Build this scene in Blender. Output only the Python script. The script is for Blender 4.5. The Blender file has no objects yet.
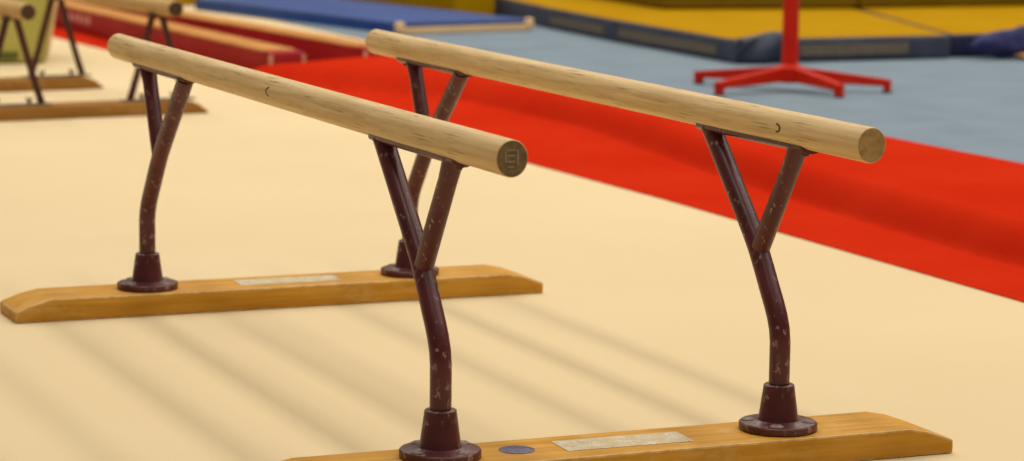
import bpy, bmesh, math, random
from mathutils import Vector, Matrix
random.seed(7)
C = bpy.context.scene.collection
PI = math.pi

# ------------------------------------------------------------------ materials
def srgb(r, g, b):
    f = lambda c: c/12.92 if c <= .04045 else ((c+.055)/1.055)**2.4
    return (f(r/255), f(g/255), f(b/255), 1)

class NT:
    def __init__(s, name, rough=.6, spec=.4):
        s.m = bpy.data.materials.new(name); s.m.use_nodes = True
        s.t = s.m.node_tree; s.b = s.t.nodes['Principled BSDF']
        s.b.inputs['Roughness'].default_value = rough
        s.b.inputs['Specular IOR Level'].default_value = spec
    def n(s, kind, **kw):
        o = s.t.nodes.new(kind)
        for k, v in kw.items():
            if k in o.inputs: o.inputs[k].default_value = v
            else: setattr(o, k, v)
        return o
    def l(s, a, b): s.t.links.new(a, b)
    def coords(s, scale=(1, 1, 1), kind='Object'):
        tc = s.n('ShaderNodeTexCoord'); mp = s.n('ShaderNodeMapping')
        mp.inputs['Scale'].default_value = scale
        s.l(tc.outputs[kind], mp.inputs['Vector']); return mp.outputs['Vector']
    def noise(s, vec, scale, detail=4, rough=.55):
        o = s.n('ShaderNodeTexNoise'); o.inputs['Scale'].default_value = scale
        o.inputs['Detail'].default_value = detail; o.inputs['Roughness'].default_value = rough
        s.l(vec, o.inputs['Vector']); return o.outputs['Fac']
    def ramp(s, fac, stops):
        o = s.n('ShaderNodeValToRGB'); e = o.color_ramp.elements
        while len(e) < len(stops): e.new(.5)
        for i, (p, c) in enumerate(stops):
            e[i].position = p; e[i].color = c if len(c) == 4 else (*c, 1)
        s.l(fac, o.inputs['Fac']); return o.outputs['Color']
    def mix(s, fac, a, b, mode='MIX'):
        o = s.n('ShaderNodeMix', data_type='RGBA', blend_type=mode)
        for sock, v in ((o.inputs[0], fac), (o.inputs[6], a), (o.inputs[7], b)):
            if hasattr(v, 'is_output'): s.l(v, sock)
            else: sock.default_value = v
        return o.outputs[2]
    def math(s, op, a, b=0.0, c=None):
        o = s.n('ShaderNodeMath', operation=op)
        for i, v in enumerate((a, b) if c is None else (a, b, c)):
            if hasattr(v, 'is_output'): s.l(v, o.inputs[i])
            else: o.inputs[i].default_value = v
        return o.outputs[0]
    def color(s, c):
        if hasattr(c, 'is_output'): s.l(c, s.b.inputs['Base Color'])
        else: s.b.inputs['Base Color'].default_value = c
        return s
    def bump(s, h, strength=.3, dist=.002):
        o = s.n('ShaderNodeBump', Strength=strength, Distance=dist)
        s.l(h, o.inputs['Height']); s.l(o.outputs['Normal'], s.b.inputs['Normal']); return s

def two_tone(name, c1, c2, scale=30, stretch=(1, 1, 1), rough=.7, spec=.3, bump=0, lo=.3, hi=.7):
    t = NT(name, rough, spec); v = t.coords(stretch); f = t.noise(v, scale)
    t.color(t.ramp(f, [(lo, c1), (hi, c2)]))
    if bump: t.bump(f, bump)
    return t.m

def mat_rail(name, marks):
    """pale limed wood with a long grain; marks = dark arcs at (y, z, radius, sign)"""
    t = NT(name, .55, .3)
    v = t.coords((60, 2.2, 60)); g = t.noise(v, 2.0, 6, .65)
    base = t.ramp(g, [(.30, srgb(194, 160, 106)), (.5, srgb(216, 184, 130)), (.72, srgb(232, 206, 156))])
    v2 = t.coords((260, 8, 260)); s = t.noise(v2, 1.6, 4, .7)
    streak = t.ramp(s, [(.54, (0, 0, 0, 1)), (.66, (1, 1, 1, 1))])
    v3 = t.coords((14, 6, 14)); p = t.noise(v3, 1.4, 2)
    patch = t.ramp(p, [(.38, (0, 0, 0, 1)), (.6, (1, 1, 1, 1))])
    base = t.mix(t.math('MULTIPLY', t.math('MULTIPLY', streak, patch), .8), base, srgb(118, 86, 52))
    tc = t.n('ShaderNodeTexCoord'); sp = t.n('ShaderNodeSeparateXYZ'); t.l(tc.outputs['Object'], sp.inputs[0])
    for (y, z, r, sg) in marks:
        dy = t.math('SUBTRACT', sp.outputs['Y'], y); dz = t.math('SUBTRACT', sp.outputs['Z'], z)
        d = t.math('SQRT', t.math('ADD', t.math('MULTIPLY', t.math('MULTIPLY', dy, .45), t.math('MULTIPLY', dy, .45)), t.math('MULTIPLY', dz, dz)))
        ring = t.math('COMPARE', d, r, .0011)
        half = t.math('GREATER_THAN', t.math('MULTIPLY', dy, sg), 0.0)
        side = t.math('LESS_THAN', sp.outputs['X'], 0.0)
        k = t.math('MULTIPLY', t.math('MULTIPLY', ring, half), side)
        base = t.mix(t.math('MULTIPLY', k, .95), base, srgb(60, 44, 34))
    t.color(base); t.bump(g, .15, .001)
    return t.m

def mat_paint():
    t = NT('maroon_paint', .36, .45)
    v = t.coords((1, 1, .55)); a = t.noise(v, 30, 3)
    base = t.ramp(a, [(.3, srgb(72, 24, 28)), (.7, srgb(94, 38, 42))])
    chip = t.noise(v, 150, 3, .6)
    zone = t.noise(t.coords((30, 30, 22)), 1.0, 2)
    k = t.math('MULTIPLY', t.ramp(chip, [(.59, (0, 0, 0, 1)), (.63, (1, 1, 1, 1))]), t.ramp(zone, [(.44, (0, 0, 0, 1)), (.56, (1, 1, 1, 1))]))
    t.color(t.mix(t.math('MULTIPLY', k, .75), base, srgb(158, 134, 122)))
    t.bump(chip, .12, .001)
    return t.m

def mat_board(name='varnished_wood', c1=(184, 128, 36), c2=(212, 158, 62), dirt=.5):
    t = NT(name, .55, .12)
    g = t.noise(t.coords((3, 50, 60)), 2.0, 6, .6)
    base = t.ramp(g, [(.3, srgb(*c1)), (.7, srgb(*c2))])
    p = t.noise(t.coords((9, 16, 16)), 1.2, 5, .7)
    base = t.mix(t.math('MULTIPLY', t.ramp(p, [(.55, (0, 0, 0, 1)), (.7, (1, 1, 1, 1))]), dirt), base, srgb(214, 176, 110))
    t.color(base); t.bump(g, .1, .001)
    return t.m

def mat_floor():
    t = NT('beige_carpet', 1, .0)
    v = t.coords((1, 1, 1)); a = t.noise(v, 1.1, 3); f = t.noise(v, 420, 2)
    base = t.ramp(a, [(.3, srgb(218, 198, 160)), (.7, srgb(223, 204, 166))])
    base = t.mix(.10, base, t.ramp(f, [(.3, srgb(190, 155, 110)), (.7, srgb(245, 220, 180))]))
    vo = t.n('ShaderNodeTexVoronoi', Scale=3.2); t.l(v, vo.inputs['Vector'])
    sp = t.math('LESS_THAN', vo.outputs['Distance'], .009)
    base = t.mix(t.math('MULTIPLY', sp, .7), base, srgb(120, 92, 62))
    t.color(base); t.bump(f, .25, .001)
    return t.m

def mat_red():
    t = NT('red_carpet', 1, .0)
    v = t.coords((1, 1, 1)); a = t.noise(v, 3.0, 3); f = t.noise(v, 350, 2)
    base = t.ramp(a, [(.3, srgb(183, 36, 13)), (.7, srgb(192, 44, 19))])
    base = t.mix(.12, base, t.ramp(f, [(.3, srgb(165, 20, 10)), (.7, srgb(222, 74, 46))]))
    t.color(base); t.bump(f, .2, .001)
    return t.m

def mat_label():
    t = NT('paper_label', .6, .3)
    v = t.coords((1, 1, 1)); f = t.noise(t.coords((190, 420, 1)), 1.0, 3, .7); p = t.noise(v, 40, 3)
    base = t.ramp(p, [(.35, srgb(196, 176, 136)), (.6, srgb(214, 202, 174))])
    base = t.mix(t.math('MULTIPLY', t.ramp(f, [(.52, (0, 0, 0, 1)), (.6, (1, 1, 1, 1))]), .5), base, srgb(120, 112, 110))
    t.color(base)
    return t.m

def mat_sticker():
    t = NT('blue_sticker', .45, .4)
    f = t.noise(t.coords((90, 150, 1)), 1.3, 2, .5)
    t.color(t.ramp(f, [(.45, srgb(44, 34, 88)), (.6, srgb(96, 84, 120))]))
    return t.m

M = {}
M['paint'] = mat_paint()
M['board'] = mat_board()
M['board_worn'] = two_tone('worn_wood_edge', srgb(190, 142, 72), srgb(224, 186, 122), 60, rough=.6)
M['floor'] = mat_floor(); M['red'] = mat_red(); M['label'] = mat_label(); M['sticker'] = mat_sticker()
M['end_wood'] = two_tone('dirty_end_grain', srgb(150, 120, 76), srgb(182, 150, 98), 120, rough=.8)
M['end_dark'] = two_tone('black_end_grain', srgb(58, 40, 26), srgb(84, 62, 40), 120, rough=.8)
M['end_grey'] = two_tone('grimy_end_grain', srgb(98, 82, 58), srgb(132, 112, 80), 140, rough=.8)
M['stamp'] = two_tone('faded_stamp_ink', srgb(150, 130, 110), srgb(172, 152, 132), 90)
M['screw'] = two_tone('worn_steel', srgb(96, 70, 62), srgb(140, 116, 104), 200, rough=.45, spec=.6)
M['maroon'] = two_tone('maroon_vinyl', srgb(150, 22, 26), srgb(168, 34, 40), 6, rough=.6)
M['suede'] = two_tone('tan_suede', srgb(184, 128, 76), srgb(198, 146, 90), 8, rough=1, spec=.0)
M['trim'] = two_tone('pale_trim', srgb(196, 150, 120), srgb(214, 176, 140), 20)
M['white'] = two_tone('faded_white_print', srgb(214, 160, 150), srgb(226, 186, 174), 20)
M['blue_carpet'] = two_tone('blue_grey_carpet', srgb(118, 133, 146), srgb(128, 143, 156), 5, rough=1, spec=.0)
M['blue'] = two_tone('blue_vinyl', srgb(70, 86, 136), srgb(80, 97, 148), 3, rough=.85, spec=.05)
M['blue_side'] = two_tone('blue_vinyl_side', srgb(26, 66, 140), srgb(32, 78, 156), 5, rough=.6)
M['cream'] = two_tone('cream_edge', srgb(220, 182, 134), srgb(232, 198, 152), 10)
M['grey_edge'] = two_tone('grey_edging', srgb(176, 168, 164), srgb(194, 186, 178), 10)
M['yellow'] = two_tone('yellow_vinyl', srgb(168, 126, 2), srgb(176, 134, 4), 3, rough=.85, spec=.05)
M['olive'] = two_tone('dull_yellow_vinyl', srgb(112, 92, 5), srgb(126, 102, 8), 3, rough=.75, spec=.2)
M['slate'] = two_tone('slate_vinyl', srgb(50, 56, 74), srgb(68, 74, 92), 8, rough=.6)
M['mesh'] = two_tone('brown_mesh', srgb(98, 88, 78), srgb(114, 104, 90), 60, rough=.9)
M['navy'] = two_tone('navy_cloth', srgb(34, 36, 74), srgb(66, 66, 118), 14, rough=.85)
M['orange'] = two_tone('orange_cloth', srgb(176, 122, 60), srgb(196, 150, 90), 30, rough=.9)
M['stand'] = two_tone('red_gloss_paint', srgb(196, 28, 6), srgb(208, 40, 14), 10, rough=.45, spec=.2)
M['rubber'] = two_tone('dark_rubber', srgb(48, 44, 40), srgb(66, 60, 54), 40, rough=.9)
M['green'] = two_tone('olive_green_foam', srgb(166, 160, 80), srgb(184, 176, 96), 9, rough=.9, spec=.15)
M['green_dark'] = two_tone('dark_green_patch', srgb(84, 92, 36), srgb(102, 108, 46), 30, rough=.9)
M['steel'] = two_tone('dull_steel', srgb(92, 80, 70), srgb(120, 106, 92), 60, rough=.5, spec=.5)
M['brown_paint'] = two_tone('brown_paint', srgb(66, 34, 28), srgb(84, 46, 38), 40, rough=.5)

# ------------------------------------------------------------------ mesh helpers
def link(name, me, mats, parent=None, smooth=40):
    o = bpy.data.objects.new(name, me); C.objects.link(o)
    for m in (mats if isinstance(mats, (list, tuple)) else [mats]): me.materials.append(m)
    if smooth:
        me.shade_smooth(); me.set_sharp_from_angle(angle=math.radians(smooth))
    if parent: o.parent = parent
    return o

def fin(name, bm, mats, parent=None, smooth=40):
    bmesh.ops.recalc_face_normals(bm, faces=bm.faces)
    me = bpy.data.meshes.new(name); bm.to_mesh(me); bm.free()
    return link(name, me, mats, parent, smooth)

def poly_prism(bm, pts, z0, z1, bevel=0, seg=2):
    """closed prism from a plan polygon"""
    a = [bm.verts.new((p[0], p[1], z0)) for p in pts]; b = [bm.verts.new((p[0], p[1], z1)) for p in pts]
    n = len(pts); fs = [bm.faces.new(a[::-1]), bm.faces.new(b)]
    for i in range(n): fs.append(bm.faces.new((a[i], a[(i+1) % n], b[(i+1) % n], b[i])))
    bmesh.ops.recalc_face_normals(bm, faces=fs)
    if bevel:
        es = {e for f in fs for e in f.edges}
        bmesh.ops.bevel(bm, geom=list(es), offset=bevel, segments=seg, profile=.5, affect='EDGES')
    return fs

def box(bm, x0, x1, y0, y1, z0, z1, bevel=0, seg=2):
    return poly_prism(bm, [(x0, y0), (x1, y0), (x1, y1), (x0, y1)], z0, z1, bevel, seg)

def sweep(bm, path, radii, n=16, ref=Vector((1, 0, 0)), cap=True, flat=None):
    """tube along a path; flat[i] squashes the ring across the reference axis"""
    path = [Vector(p) for p in path]; rings = []
    for i, p in enumerate(path):
        d = (path[min(i+1, len(path)-1)] - path[max(i-1, 0)]).normalized()
        u = (ref - d*ref.dot(d)).normalized(); w = d.cross(u)
        r = radii[i] if isinstance(radii, (list, tuple)) else radii
        fl = flat[i] if flat else (1, 1)
        rings.append([bm.verts.new(p + u*r*fl[0]*math.cos(2*PI*k/n) + w*r*fl[1]*math.sin(2*PI*k/n)) for k in range(n)])
    for a, b in zip(rings, rings[1:]):
        for k in range(n): bm.faces.new((a[k], a[(k+1) % n], b[(k+1) % n], b[k]))
    if cap: bm.faces.new(rings[0][::-1]); bm.faces.new(rings[-1])
    return rings

def lathe(bm, prof, n=32, at=(0, 0, 0)):
    rings = []
    for r, z in prof:
        rings.append([bm.verts.new((at[0]+r*math.cos(2*PI*k/n), at[1]+r*math.sin(2*PI*k/n), at[2]+z)) for k in range(n)])
    for a, b in zip(rings, rings[1:]):
        for k in range(n): bm.faces.new((a[k], a[(k+1) % n], b[(k+1) % n], b[k]))
    bm.faces.new(rings[0][::-1]); bm.faces.new(rings[-1])

def bar(bm, p, q, w, h, up=Vector((0, 0, 1))):
    """rectangular bar from p to q; (w, h) may be pairs for a taper"""
    p, q = Vector(p), Vector(q); d = (q-p).normalized(); s = d.cross(up).normalized(); t = s.cross(d)
    w = w if isinstance(w, tuple) else (w, w); h = h if isinstance(h, tuple) else (h, h)
    R = []
    for c, i in ((p, 0), (q, 1)):
        R.append([bm.verts.new(c + s*w[i]/2*a + t*h[i]/2*b) for a, b in ((-1, -1), (1, -1), (1, 1), (-1, 1))])
    bm.faces.new(R[0][::-1]); bm.faces.new(R[1])
    for k in range(4): bm.faces.new((R[0][k], R[0][(k+1) % 4], R[1][(k+1) % 4], R[1][k]))

def thing(name, label, cat, loc=(0, 0, 0), rz=0, group=None):
    o = bpy.data.objects.new(name, None); C.objects.link(o); o.empty_display_size = .05
    o.location = loc; o.rotation_euler = (0, 0, rz)
    return tag(o, label, cat, group)
def tag(o, label, cat, group=None):
    o['label'] = label; o['category'] = cat
    if group: o['group'] = group
    return o

# ------------------------------------------------------------------ setting
bm = bmesh.new()
vs = [bm.verts.new(p) for p in ((-7, -6, 0), (11, -6, 0), (11, 16, 0), (-7, 16, 0))]
bm.faces.new(vs)
fl = fin('floor', bm, M['floor'], smooth=0); fl['kind'] = 'structure'
M['wall'] = two_tone('painted_wall', srgb(168, 152, 126), srgb(178, 162, 136), 1, rough=.9, spec=.05)
bm = bmesh.new(); box(bm, -7, 11.2, 16, 16.2, 0, 5.8); fin('wall_back', bm, M['wall'], smooth=0)['kind'] = 'structure'
bm = bmesh.new(); box(bm, 11, 11.2, -6, 16, 0, 5.8); fin('wall_right', bm, M['wall'], smooth=0)['kind'] = 'structure'

# ------------------------------------------------------------------ the parallel bars
W, D, H = .44, 1.2557, .4024
HB, HE, BL, BB, BD = .0347, .0174, .438, .0603, .0565
RX, RZ = .0186, .0205

def board_mesh(bl, bb, bd, hb, he):
    """plank with its top planed down towards both ends"""
    bm = bmesh.new()
    prof = [(-bl, 0), (bl, 0), (bl, he), (bl-bb*.55, he+(hb-he)*.68), (bl-bb, hb), (-bl+bb, hb), (-bl+bb*.55, he+(hb-he)*.68), (-bl, he)]
    a = [bm.verts.new((x, -bd, z)) for x, z in prof]; b = [bm.verts.new((x, bd, z)) for x, z in prof]
    n = len(prof); bm.faces.new(a); bm.faces.new(b[::-1])
    for i in range(n): bm.faces.new((a[i], b[i], b[(i+1) % n], a[(i+1) % n]))
    bmesh.ops.recalc_face_normals(bm, faces=bm.faces)
    es = [e for e in bm.edges if e.calc_face_angle(0) > .9]
    r = bmesh.ops.bevel(bm, geom=es, offset=.0028, segments=2, profile=.5, affect='EDGES')
    for f in r['faces']: f.material_index = 1
    return bm

bars = thing('parallel_bars', 'low wooden parallel bars on maroon Y-shaped posts in the foreground', 'parallel bars', (0, 0, 0), 0, 'low parallel bars')

def label_plate(parent, corners, z):
    bm = bmesh.new(); poly_prism(bm, corners, z, z+.0007)
    o = fin('label_plate', bm, M['label'], parent, 0); o['label'] = 'pale worn paper label'
    return o

boards = []
for yy in (0, D):
    o = fin('base_board', board_mesh(BL, BB, BD, HB, HE), [M['board'], M['board_worn']], bars)
    o.location = (-.004, yy, 0); boards.append(o)

# upright built for the front left corner; inward is +Y
TR = .0127
CURVE = [(0, .082), (0, .120), (0, .142), (.003, .158), (.009, .172), (.017, .185), (.032, .206), (.047, .228), (.061, .247), (.072, .260), (.092, .281), (.129, .318), (.164, .353), (.188, .377), (.194, .383)]
def upright(x, y, s, rot):
    bm = bmesh.new()
    lean = lambda z: (.026*max(0, min(1, (z-.15)/.22)) if s < 0 else 0)
    path = [(0, s*(a+lean(b)), b) for a, b in CURVE]
    flat = [(1, 1)]*13 + [(1, 1), (1.05, .9)]
    sweep(bm, path, TR, 20, flat=flat)
    post = fin('support_post', bm, M['paint'], bars, 50); post.location = (x, y, 0)
    bm = bmesh.new()
    pb = [(0, s*.055, .250), (0, s*.034, .282), (0, s*.007, .322), (0, -s*.017, .358), (0, -s*.034, .3845)]
    pb = [(a, b+s*lean(c)*1.7, c) for a, b, c in pb]
    sweep(bm, pb, [.0118, .0118, .0116, .0114, .0116], 20, flat=[(1, 1)]*4 + [(1.15, .8)])
    fin('brace', bm, M['paint'], post, 50)
    # saddle plate, cupped under the rail
    bm = bmesh.new(); NS = 8; rows = []
    ys = [s*-.066, s*-.060, s*0, s*.1, s*.17, s*.212, s*.219]; tips = [.0, 1, 1, 1, 1, 1, .0]
    zr = H-RZ
    for yv, tp in zip(ys, tips):
        yv += s*lean(H)
        hw = .0125 if tp else .009
        top, bot = [], []
        for k in range(NS+1):
            q = -1 + 2*k/NS; xx = q*hw
            zz = H - RZ*math.sqrt(max(0, 1-(xx/RX)**2))
            top.append(bm.verts.new((xx, yv, zz-.0003))); bot.append(bm.verts.new((xx, yv, zz-.0045)))
        rows.append((top, bot))
    for (t0, b0), (t1, b1) in zip(rows, rows[1:]):
        for k in range(NS):
            bm.faces.new((t0[k], t0[k+1], t1[k+1], t1[k])); bm.faces.new((b0[k], b1[k], b1[k+1], b0[k+1]))
        bm.faces.new((t0[0], t1[0], b1[0], b0[0])); bm.faces.new((t0[-1], b0[-1], b1[-1], t1[-1]))
    for t, b in (rows[0], rows[-1]):
        for k in range(NS): bm.faces.new((t[k], b[k], b[k+1], t[k+1]))
    fin('saddle_plate', bm, M['paint'], post, 30)
    for yv in (-.050, .190):
        bm = bmesh.new(); lathe(bm, [(.0030, -.0015), (.0040, -.0008), (.0044, .001), (.0044, .0035)], 10, (0, s*(yv+lean(H)), zr-.0075))
        fin('bolt', bm, M['paint'], post)
    # socket and flange
    bm = bmesh.new()
    lathe(bm, [(.0462, 0), (.0476, .0012), (.0476, .0085), (.0462, .0100), (.0300, .0108), (.0255, .0125), (.0238, .0170), (.0190, .0520), (.0186, .0548), (.0172, .0560), (.0124, .0562)], 40, (0, 0, HB))
    fin('floor_flange', bm, M['paint'], post, 40)
    for k in range(4):
        a = rot + k*PI/2; bm = bmesh.new()
        lathe(bm, [(.0086, 0), (.0086, .0010), (.0074, .0022), (.0062, .0022), (.0054, .0030), (.003, .0034)], 14, (.0362*math.cos(a), .0362*math.sin(a), HB+.0098))
        box(bm, .0362*math.cos(a)-.004, .0362*math.cos(a)+.004, .0362*math.sin(a)-.0006, .0362*math.sin(a)+.0006, HB+.0131, HB+.0135)
        fin('screw', bm, M['screw'], post)
    return post
upright(-W/2, 0, 1, -1.95+.785); upright(W/2, 0, 1, -2.11)
upright(-W/2, D, -1, .5); upright(W/2, D, -1, .5)

rails = []
for x, nm, marks, endm in ((-W/2, 'rail', [(.582, .002, .0054, 1)], 'end_grey'), (W/2, 'rail', [(-.008, .001, .0048, -1)], 'end_wood')):
    bm = bmesh.new(); y0, y1 = -.2015, D+.172
    ys = [(y0, .955), (y0+.0007, .985), (y0+.002, 1)] + [(y0+.002+(y1-y0-.012)*k/24, 1) for k in range(1, 24)] + [(y1-.008, 1), (y1-.004, .95), (y1-.0015, .86), (y1, .72)]
    n = 40; rings = []
    for yv, q in ys:
        rings.append([bm.verts.new((RX*q*math.cos(2*PI*k/n), yv, RZ*q*math.sin(2*PI*k/n))) for k in range(n)])
    for a, b in zip(rings, rings[1:]):
        for k in range(n): bm.faces.new((a[k], a[(k+1) % n], b[(k+1) % n], b[k]))
    f0 = bm.faces.new(rings[0]); f1 = bm.faces.new(rings[-1]); f0.material_index = 1
    r = fin(nm, bm, [mat_rail('limed_wood_rail', marks), M[endm]], bars, 35)
    r.location = (x, 0, H); rails.append(r)
# faded stamp on the near end of the left rail
bm = bmesh.new()
yb = -.2015-.0004
def dash(x0, z0, x1, z1, w=.0013):
    bar(bm, (x0, yb, z0), (x1, yb, z1), .0006, w, up=Vector((0, 0, 1)) if abs(x1-x0) > abs(z1-z0) else Vector((1, 0, 0)))
dash(-.006, .0095, .004, .0095); dash(-.006, .0035, .003, .0035); dash(-.006, -.003, .004, -.003); dash(-.005, -.0085, .002, -.0085)
bm2 = bm
for (xx, z0, z1) in ((.0065, -.006, .010), (-.0075, -.004, .008)):
    v = [(xx-.0007, z0), (xx+.0007, z0), (xx+.0007, z1), (xx-.0007, z1)]
    bm.faces.new([bm.verts.new((a, yb, b)) for a, b in v])
st = fin('stamp_mark', bm, M['stamp'], rails[0], 0); st['label'] = 'faded stamped mark on the rail end'

# labels and sticker on the boards (board-local coordinates)
label_plate(boards[1], [(-.071, -.025), (.097, -.027), (.100, .026), (-.068, .028)], HB)
LAB0 = [(-.066, -.025), (.097, -.027), (.100, .027), (-.064, .029)]
label_plate(boards[0], LAB0, HB)
bm = bmesh.new(); lathe(bm, [(.0212, 0), (.0212, .0006), (.0206, .0008)], 36)
sk = fin('sticker', bm, M['sticker'], boards[0]); sk.location = (-.119, .003, HB); sk['label'] = 'round dark blue sticker'

# ------------------------------------------------------------------ second parallel bars behind
A2 = math.radians(6.5)
W2, D2, H2 = .405, .778, .287
b2 = thing('parallel_bars', 'blurred wooden parallel bars on A-shaped brown legs behind, at the left edge', 'parallel bars', (.425, 4.203, 0), A2, 'low parallel bars')
M['rail2'] = two_tone('old_tan_rail', srgb(186, 150, 98), srgb(204, 168, 114), 2, (40, 2, 40), rough=.7)
M['board2'] = mat_board('darker_varnished_wood', (134, 92, 36), (160, 114, 54), .25)
for yy in (0, D2):
    o = fin('base_board', board_mesh(.328, .05, .052, HB, .006), [M['board2'], M['board2']], b2); o.location = (0, yy, 0)
for x in (-W2/2, W2/2):
    bm = bmesh.new(); sweep(bm, [(x, -.130, H2), (x, -.128, H2), (x, .3, H2), (x, D2+.113, H2), (x, D2+.115, H2)], [.0205, .022, .022, .022, .0205], 28)
    for f in bm.faces:
        if len(f.verts) > 4: f.material_index = 1
    fin('rail', bm, [M['rail2'], M['end_dark']], b2, 40)
    for yy in (0, D2):
        bm = bmesh.new(); box(bm, x-.105, x+.105, yy-.012, yy+.012, HB, HB+.005, .001, 1)
        strap = fin('steel_strap', bm, M['steel'], b2)
        bm = bmesh.new(); box(bm, x-.022, x+.022, yy-.03, yy+.03, H2-.0255, H2-.0205, .001, 1)
        fin('saddle_plate', bm, M['brown_paint'], b2)
        for s in (-1, 1):
            bm = bmesh.new(); sweep(bm, [(x+s*.013, yy, H2-.023), (x+s*.055, yy, .115), (x+s*.079, yy, HB+.004)], [.0092, .0092, .0098], 14)
            fin('leg', bm, M['brown_paint'], b2, 50)
            # wing bolt beside each foot
            bm = bmesh.new(); bx = x+s*.079-s*.034
            lathe(bm, [(.0045, 0), (.0045, .008), (.003, .012)], 10, (bx, yy, HB+.004))
            bar(bm, (bx-.002, yy, HB+.011), (bx-.008, yy, HB+.020), .004, .005); bar(bm, (bx+.002, yy, HB+.011), (bx+.008, yy, HB+.020), .004, .005)
            fin('wing_bolt', bm, M['rubber'], strap)

# ------------------------------------------------------------------ red runner carpet
def lerp_tab(tab, v):
    if v <= tab[0][0]: return tab[0][1]
    for (a, p), (b, q) in zip(tab, tab[1:]):
        if v <= b: t = (v-a)/(b-a); return p+(q-p)*t
    return tab[-1][1]
def sm(t): t = max(0, min(1, t)); return t*t*(3-2*t)
EDGE = [(-4, 1.15), (.9, 1.14), (2.2, 1.145), (4, 1.10), (6.4, 1.04), (7, 1.01), (10.5, .93)]
FOOT = [(-4, 1.33), (1.2, 1.335), (2.2, 1.395), (2.8, 1.46), (3.5, 1.55), (4.3, 1.53), (4.65, 1.36), (4.9, 1.14), (5.05, 1.09), (10.5, 1.09)]
BACK = [(-4, 2.15), (1.3, 2.0), (2.2, 1.93), (2.75, 1.89), (3.8, 1.81), (5.12, 1.78)]
YEND = 5.045
def red_z(x, y):
    xf = lerp_tab(FOOT, y); xb = lerp_tab(BACK, y)
    far = sm((y-3.4)/1.4)
    wd = .075+.05*far; h1 = .064-.006*far
    t = max(0, min(1, (x-xf)/wd))
    z = .0020 + h1*math.sin(PI/2*t)**.9 + (.016+.000*far)*sm((x-xf-wd*.7)/.35)
    z = .0020 + (z-.0020)*sm((xb-x)/.12+.5) - .020*sm((x-xf-.35)/.35)*(1-far)
    z += .007*math.exp(-((x-xf+.022)/.017)**2)*(.6+.4*math.sin(y*2.1+1))          # soft ruck before the step
    z += .0025*sm((x-xf-.1)/.1)*math.sin(7*x+1.3*y)*math.sin(2.3*y+.6)*sm((xb-x)/.2)
    return z
bm = bmesh.new(); NX, NY = 90, 150; g = []
for j in range(NY+1):
    y = -3 + (YEND+3)*j/NY; x0 = lerp_tab(EDGE, y); x1 = lerp_tab(BACK, y)+.03; row = []
    for i in range(NX+1):
        x = x0 + (x1-x0)*i/NX
        z = red_z(x, y)
        if y > YEND-.06: z = .0020+(z-.0020)*(.88+.12*sm((YEND-y)/.06))
        row.append(bm.verts.new((x, y, z)))
    g.append(row)
for j in range(NY):
    for i in range(NX): bm.faces.new((g[j][i], g[j][i+1], g[j+1][i+1], g[j+1][i]))
# flat length that runs on under the beams
h = []
for j in range(21):
    y = YEND + (10.4-YEND)*j/20; x0 = lerp_tab(EDGE, y); h.append([bm.verts.new((x0+(1.50-x0)*i/6, y, .0020)) for i in range(7)])
for j in range(20):
    for i in range(6): bm.faces.new((h[j][i], h[j][i+1], h[j+1][i+1], h[j+1][i]))
# skirts down to the floor along every open edge
be = [e for e in bm.edges if e.is_boundary]
ret = bmesh.ops.extrude_edge_only(bm, edges=be)
for v in [q for q in ret['geom'] if isinstance(q, bmesh.types.BMVert)]: v.co.z = .0005
red = fin('carpet_runner', bm, M['red'], smooth=60)
tag(red, 'long bright red carpet rising in a soft step beside the beige floor', 'carpet')

# ------------------------------------------------------------------ blue floor carpet, two lengths with a seam
bm = bmesh.new(); box(bm, 1.74, 9, -3, 5.975, .0, .004)
tag(fin('floor_mat', bm, M['blue_carpet'], smooth=0), 'pale blue-grey floor carpet under the red metal stand', 'carpet', 'pale blue-grey floor carpet lengths')
bm = bmesh.new(); box(bm, 2.08, 9, 5.995, 13, .0, .0035)
tag(fin('floor_mat', bm, M['blue_carpet'], smooth=0), 'pale blue-grey floor carpet strip in front of the blue mat with cream edge', 'carpet', 'pale blue-grey floor carpet lengths')

# ------------------------------------------------------------------ low balance beams
def beam(x0, x1, y0, y1, z0, z1, label, mark, rz):
    r = thing('balance_beam', label, 'balance beam', ((x0+x1)/2, y0, 0), math.radians(rz), 'low maroon balance beams')
    hx = (x1-x0)/2; L = y1-y0
    bm = bmesh.new(); box(bm, -hx, hx, 0, L, z0, z1-.003, .006, 3); fin('body', bm, M['maroon'], r)
    bm = bmesh.new(); box(bm, -hx-.001, hx+.001, .075, L+.001, z1-.0115, z1, .006, 3); t = fin('top_cover', bm, M['suede'], r); t['label'] = 'tan suede top'
    for s in (-1, 1):
        bm = bmesh.new(); box(bm, s*hx-.005, s*hx+.005, -.0025, .006, z0, z1-.012, .001, 1); fin('corner_trim', bm, M['trim'], r)
    if mark:
        bm = bmesh.new()
        for k in range(6):
            yk = 7.06-y0 + k*.062; hh = (.030, .026, .032, .024, .028, .030)[k]
            v = [(yk, .040), (yk+.036, .040), (yk+.046, .040+hh), (yk+.010, .040+hh)]
            q = [bm.verts.new((-hx-.0008, a, b)) for a, b in v]; q2 = [bm.verts.new((-hx+.0005, a, b)) for a, b in v]
            bm.faces.new(q); bm.faces.new(q2[::-1])
            for i in range(4): bm.faces.new((q[i], q2[i], q2[(i+1) % 4], q[(i+1) % 4]))
        o = fin('printed_mark', bm, M['white'], r, 0); o['label'] = 'pale faded print on the maroon side'
    return r
beam(1.216, 1.322, 5.065, 9.9, .004, .092, 'low maroon balance beam with tan top, the nearer one beside the beige floor', True, 1.6)
beam(1.557, 1.650, 5.165, 9.7, .0, .092, 'low maroon balance beam with tan top, the farther one in front of the blue mat', False, 4.6)

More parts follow.
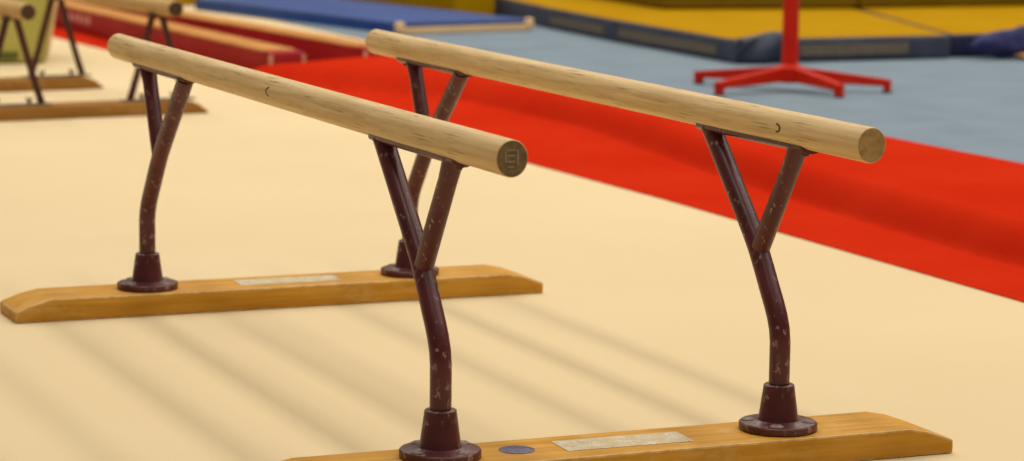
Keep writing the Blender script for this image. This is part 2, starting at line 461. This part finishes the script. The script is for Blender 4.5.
# ------------------------------------------------------------------ blue mat with cream edge
MA = math.radians(10.5)
bl = thing('gym_mat', 'flat blue mat with a cream end edge, lying beyond the maroon beams', 'mat', (2.278, 6.77, 0), MA)
wx, ly = .585, 1.70
bm = bmesh.new(); box(bm, 0, wx, 0.012, ly, .0, .040, .004); fin('body', bm, M['blue_side'], bl)
bm = bmesh.new(); box(bm, -.003, wx+.003, .006, ly, .038, .048, .004); fin('top_cover', bm, M['blue'], bl)
bm = bmesh.new(); box(bm, .01, wx-.005, -.006, .012, .006, .030, .003); e = fin('end_edge', bm, M['cream'], bl); e['label'] = 'cream wooden edge'
for xx in (0, wx):
    bm = bmesh.new(); box(bm, xx-.016, xx+.016, -.014, .022, .008, .052, .009, 3); fin('corner_cap', bm, M['cream'], bl)

# ------------------------------------------------------------------ yellow landing mats
def landing(label, pts, h, panels=(), inset=.012, side='slate'):
    cx = sum(p[0] for p in pts)/len(pts); cy = sum(p[1] for p in pts)/len(pts)
    r = thing('landing_mat', label, 'mat', (cx, cy, 0), 0, 'yellow landing mats')
    loc = [(p[0]-cx, p[1]-cy) for p in pts]
    bm = bmesh.new(); poly_prism(bm, loc, .0045, h-.002, .010, 3); fin('side_cover', bm, M[side], r)
    bm = bmesh.new(); poly_prism(bm, [(x*(1-inset), y*(1-inset)) for x, y in loc], h-.012, h+.001, .004, 2); t = fin('top_cover', bm, M['yellow'], r); t['label'] = 'yellow vinyl top'
    for (a, b, z0, z1, nm, mt) in panels:
        a = Vector((a[0]-cx, a[1]-cy, 0)); b = Vector((b[0]-cx, b[1]-cy, 0)); d = (b-a).normalized(); nrm = Vector((d.y, -d.x, 0))
        bm = bmesh.new(); v = [a, b]
        q = []
        for off in (nrm*.003, nrm*-.004):
            q.append([bm.verts.new(p+off+Vector((0, 0, z))) for p, z in ((a, z0), (b, z0), (b, z1), (a, z1))])
        bm.faces.new(q[0]); bm.faces.new(q[1][::-1])
        for i in range(4): bm.faces.new((q[0][i], q[1][i], q[1][(i+1) % 4], q[0][(i+1) % 4]))
        fin(nm, bm, M[mt], r, 0)
    return r, cx, cy
m1, cx1, cy1 = landing('yellow landing mat with slate grey sides behind the red stand',
    [(2.895, 5.23), (3.745, 5.25), (4.245, 6.9), (4.75, 8.5), (3.16, 8.5), (2.98, 7.0), (2.93, 6.3)], .086,
    [((2.978, 6.96), (2.934, 6.36), .024, .056, 'mesh_panel', 'mesh'), ((2.927, 6.22), (2.899, 5.38), .024, .056, 'mesh_panel', 'mesh'),
     ((3.14, 5.2354), (3.57, 5.245), .026, .064, 'mesh_panel', 'mesh'),
     ((2.9295, 6.29), (2.927, 6.24), .006, .080, 'strap', 'slate')])
# loose flap of the cover folded over the near corner
bm = bmesh.new(); N1, N2 = 16, 12; gg = []
for i in range(N1+1):
    s = i/N1; x = 2.90+.20*s; row = []
    for j in range(N2+1):
        t = j/N2
        zt = .088+.024*math.sin(PI*s**1.7)**.8
        bulge = .030*math.sin(PI*t)*(0.4+.6*s)+.016*math.sin(9*s+4*t)
        if t < .3: y = 5.29-.07*t/.3; z = .086+(zt-.086)*math.sin(PI/2*t/.3)
        else: y = 5.22-bulge-.012*(t-.3); z = zt-(zt-.010)*(t-.3)/.7
        row.append(bm.verts.new((x-cx1+.010*math.sin(6*t), y-cy1, z)))
    gg.append(row)
for i in range(N1):
    for j in range(N2): bm.faces.new((gg[i][j], gg[i+1][j], gg[i+1][j+1], gg[i][j+1]))
fp = fin('cover_flap', bm, M['slate'], m1, 70)
md = fp.modifiers.new('thickness', 'SOLIDIFY'); md.thickness = .006

M['navy_side'] = two_tone('navy_vinyl', srgb(24, 26, 54), srgb(34, 38, 72), 6, rough=.6)
landing('yellow landing mat with dark sides, under the navy cloth at the right edge',
    [(3.763, 5.28), (4.75, 5.32), (6.2, 5.4), (6.6, 8.5), (4.775, 8.5), (4.263, 6.9)], .086, side='navy_side')[0]

# thick dull yellow crash mats standing on the landing mats
def crash(label, pts, z0, h, mt='olive'):
    cx = sum(p[0] for p in pts)/len(pts); cy = sum(p[1] for p in pts)/len(pts)
    bm = bmesh.new(); poly_prism(bm, [(p[0]-cx, p[1]-cy) for p in pts], 0, h, .016, 3)
    o = fin('crash_mat', bm, M[mt]); o.location = (cx, cy, z0); tag(o, label, 'mat', 'dull yellow crash mats'); return o
crash('thick dull yellow crash mat lying on the yellow mat behind the red post', [(3.36, 6.74), (4.17, 6.62), (4.4, 8.3), (3.5, 8.4)], .0875, .26)
crash('thick dull yellow crash mat lying behind, at the top right corner', [(4.19, 6.66), (5.6, 6.66), (6.0, 8.2), (4.45, 8.3)], .0875, .26)
# yellow foam blocks behind the blue mat
def block(label, x0, x1, y0, y1, h, rz=0, mt='yellow'):
    bm = bmesh.new(); box(bm, -(x1-x0)/2, (x1-x0)/2, -(y1-y0)/2, (y1-y0)/2, 0, h, .012, 3)
    o = fin('foam_block', bm, M[mt]); o.location = ((x0+x1)/2, (y0+y1)/2, .0045); o.rotation_euler = (0, 0, rz); tag(o, label, 'foam block', 'yellow foam blocks'); return o
block('yellow foam block standing behind the blue mat, beside the slate mat side', 2.72, 2.93, 7.60, 8.5, .24, math.radians(13))
block('yellow foam block at the top edge, left of the blue mat', 1.66, 2.10, 8.74, 9.1, .24, 0)

# ------------------------------------------------------------------ navy cloth bundle
bm = bmesh.new(); N1, N2 = 22, 14; rows = []
for i in range(N1+1):
    a = i/N1; xx = -.20+.62*a; env = math.sin(PI*min(1, max(0, a)))**.28
    row = []
    for j in range(N2):
        t = 2*PI*j/N2
        rr = (1+.14*math.sin(3*t+9*a)+.10*math.sin(5*t-13*a))
        row.append(bm.verts.new((xx+.015*math.sin(2*t), .062*env*rr*math.cos(t), (.050+.012*a)+(.048+.012*a)*env*rr*math.sin(t))))
    rows.append(row)
for a, b in zip(rows, rows[1:]):
    for k in range(N2): bm.faces.new((a[k], a[(k+1) % N2], b[(k+1) % N2], b[k]))
bm.faces.new(rows[0][::-1]); bm.faces.new(rows[-1])
cl = thing('cloth_bundle', 'crumpled navy cloth bundle against the yellow mat at the right edge', 'cloth', (3.985, 5.19, .006), .03)
fin('cloth', bm, M['navy'], cl, 80)
bm = bmesh.new(); rr = bmesh.ops.create_icosphere(bm, subdivisions=3, radius=1)
for v in bm.verts:
    n = 1+.15*math.sin(5*v.co.x+3*v.co.z)+.1*math.sin(7*v.co.y); v.co = Vector((v.co.x*.065*n+.02, v.co.y*.03*n-.066, v.co.z*.012*n+.014))
fin('lining', bm, M['orange'], cl, 80)

# ------------------------------------------------------------------ red stand
hub = Vector((2.592, 4.305, .004))
sd = thing('metal_stand', 'red metal post on four splayed legs standing on the blue-grey carpet', 'stand', hub)
bm = bmesh.new(); sweep(bm, [(0, 0, .030), (0, 0, .3), (0, 0, .9)], .0245, 24); post = fin('post', bm, M['stand'], sd, 50)
bm = bmesh.new(); lathe(bm, [(.034, .026), (.038, .03), (.038, .070), (.031, .078), (.026, .080)], 24); fin('hub', bm, M['stand'], sd)
for (fx, fy) in ((2.428, 4.60), (2.310, 4.232), (2.632, 4.062), (2.860, 4.165)):
    v = Vector((fx-hub.x, fy-hub.y, 0)); d = v.normalized()
    bm = bmesh.new()
    bar(bm, d*.020+Vector((0, 0, .052)), v+Vector((0, 0, .029)), (.030, .026), (.044, .020))
    bmesh.ops.bevel(bm, geom=list(bm.edges), offset=.003, segments=2, affect='EDGES')
    leg = fin('leg', bm, M['stand'], sd)
    bm = bmesh.new(); bar(bm, v-d*.012+Vector((0, 0, .006)), v-d*.012+Vector((0, 0, .03)), .022, .022, up=d); fin('foot_stub', bm, M['stand'], leg)
    bm = bmesh.new(); lathe(bm, [(.016, 0), (.016, .005), (.012, .007)], 14, v-d*.012); fin('rubber_foot', bm, M['rubber'], leg)

# ------------------------------------------------------------------ olive green foam block at the left
bm = bmesh.new()
x0, x1, y0, y1 = -.55, .722, 5.885, 6.25
pr = [(x0, 0), (x1, 0), (x1+.075, .46), (x0, .46)]
a = [bm.verts.new((x, y0, z)) for x, z in pr]; b = [bm.verts.new((x+.0, y1, z)) for x, z in pr]
bm.faces.new(a); bm.faces.new(b[::-1])
for i in range(4): bm.faces.new((a[i], b[i], b[(i+1) % 4], a[(i+1) % 4]))
bmesh.ops.recalc_face_normals(bm, faces=bm.faces)
bmesh.ops.bevel(bm, geom=list(bm.edges), offset=.01, segments=2, affect='EDGES')
gr = thing('foam_block', 'tall olive green foam block behind the blurred parallel bars at the left edge', 'foam block', (0, 0, .001))
fin('body', bm, M['green'], gr)
bm = bmesh.new(); bar(bm, (x1-.004, y0-.002, .008), (x1+.070, y0-.002, .452), .008, .014, up=Vector((0, 1, 0))); fin('edge_piping', bm, M['cream'], gr)
bm = bmesh.new(); box(bm, .56, .625, y0-.004, y0+.004, .014, .040, .002, 1); fin('patch', bm, M['green_dark'], gr)

# ------------------------------------------------------------------ light: rows of ceiling tubes running along the hall
for i, xl in enumerate((7.6, 5.7, 3.9, 1.9, .14, -1.5)):
    L = bpy.data.lights.new('ceiling_tubes', 'AREA'); L.shape = 'RECTANGLE'; L.size = .55; L.size_y = 16
    L.energy = 190; L.color = (1, .93, .81)
    o = bpy.data.objects.new('ceiling_tubes', L); C.objects.link(o); o.location = (xl, 4.6, 5.5)
w = bpy.data.worlds.new('hall_air'); bpy.context.scene.world = w; w.use_nodes = True
w.node_tree.nodes['Background'].inputs['Color'].default_value = (1, .92, .80, 1)
w.node_tree.nodes['Background'].inputs['Strength'].default_value = .12

# ------------------------------------------------------------------ camera
yaw, pitch, roll, f = -.4021, -.1425, .0120, 2726.65
cy_, sy_ = math.cos(yaw), math.sin(yaw)
F = Vector((-sy_*math.cos(pitch), cy_*math.cos(pitch), math.sin(pitch)))
R = Vector((cy_, sy_, 0)); U = R.cross(F)
R, U = R*math.cos(roll)+U*math.sin(roll), U*math.cos(roll)-R*math.sin(roll)
cam = bpy.data.cameras.new('camera'); co = bpy.data.objects.new('camera', cam); C.objects.link(co)
co.matrix_world = Matrix(((R.x, U.x, -F.x, -1.3475), (R.y, U.y, -F.y, -2.8545), (R.z, U.z, -F.z, .739), (0, 0, 0, 1)))
cam.sensor_fit = 'HORIZONTAL'; cam.sensor_width = 36; cam.lens = f/1024*36
cam.clip_start = .05
cam.dof.use_dof = True; cam.dof.focus_distance = 3.35; cam.dof.aperture_fstop = 7.2
sc = bpy.context.scene; sc.camera = co
sc.view_settings.view_transform = 'Standard'; sc.view_settings.look = 'None'
sc.view_settings.gamma = 1; sc.view_settings.use_curve_mapping = False; sc.view_settings.exposure = 0
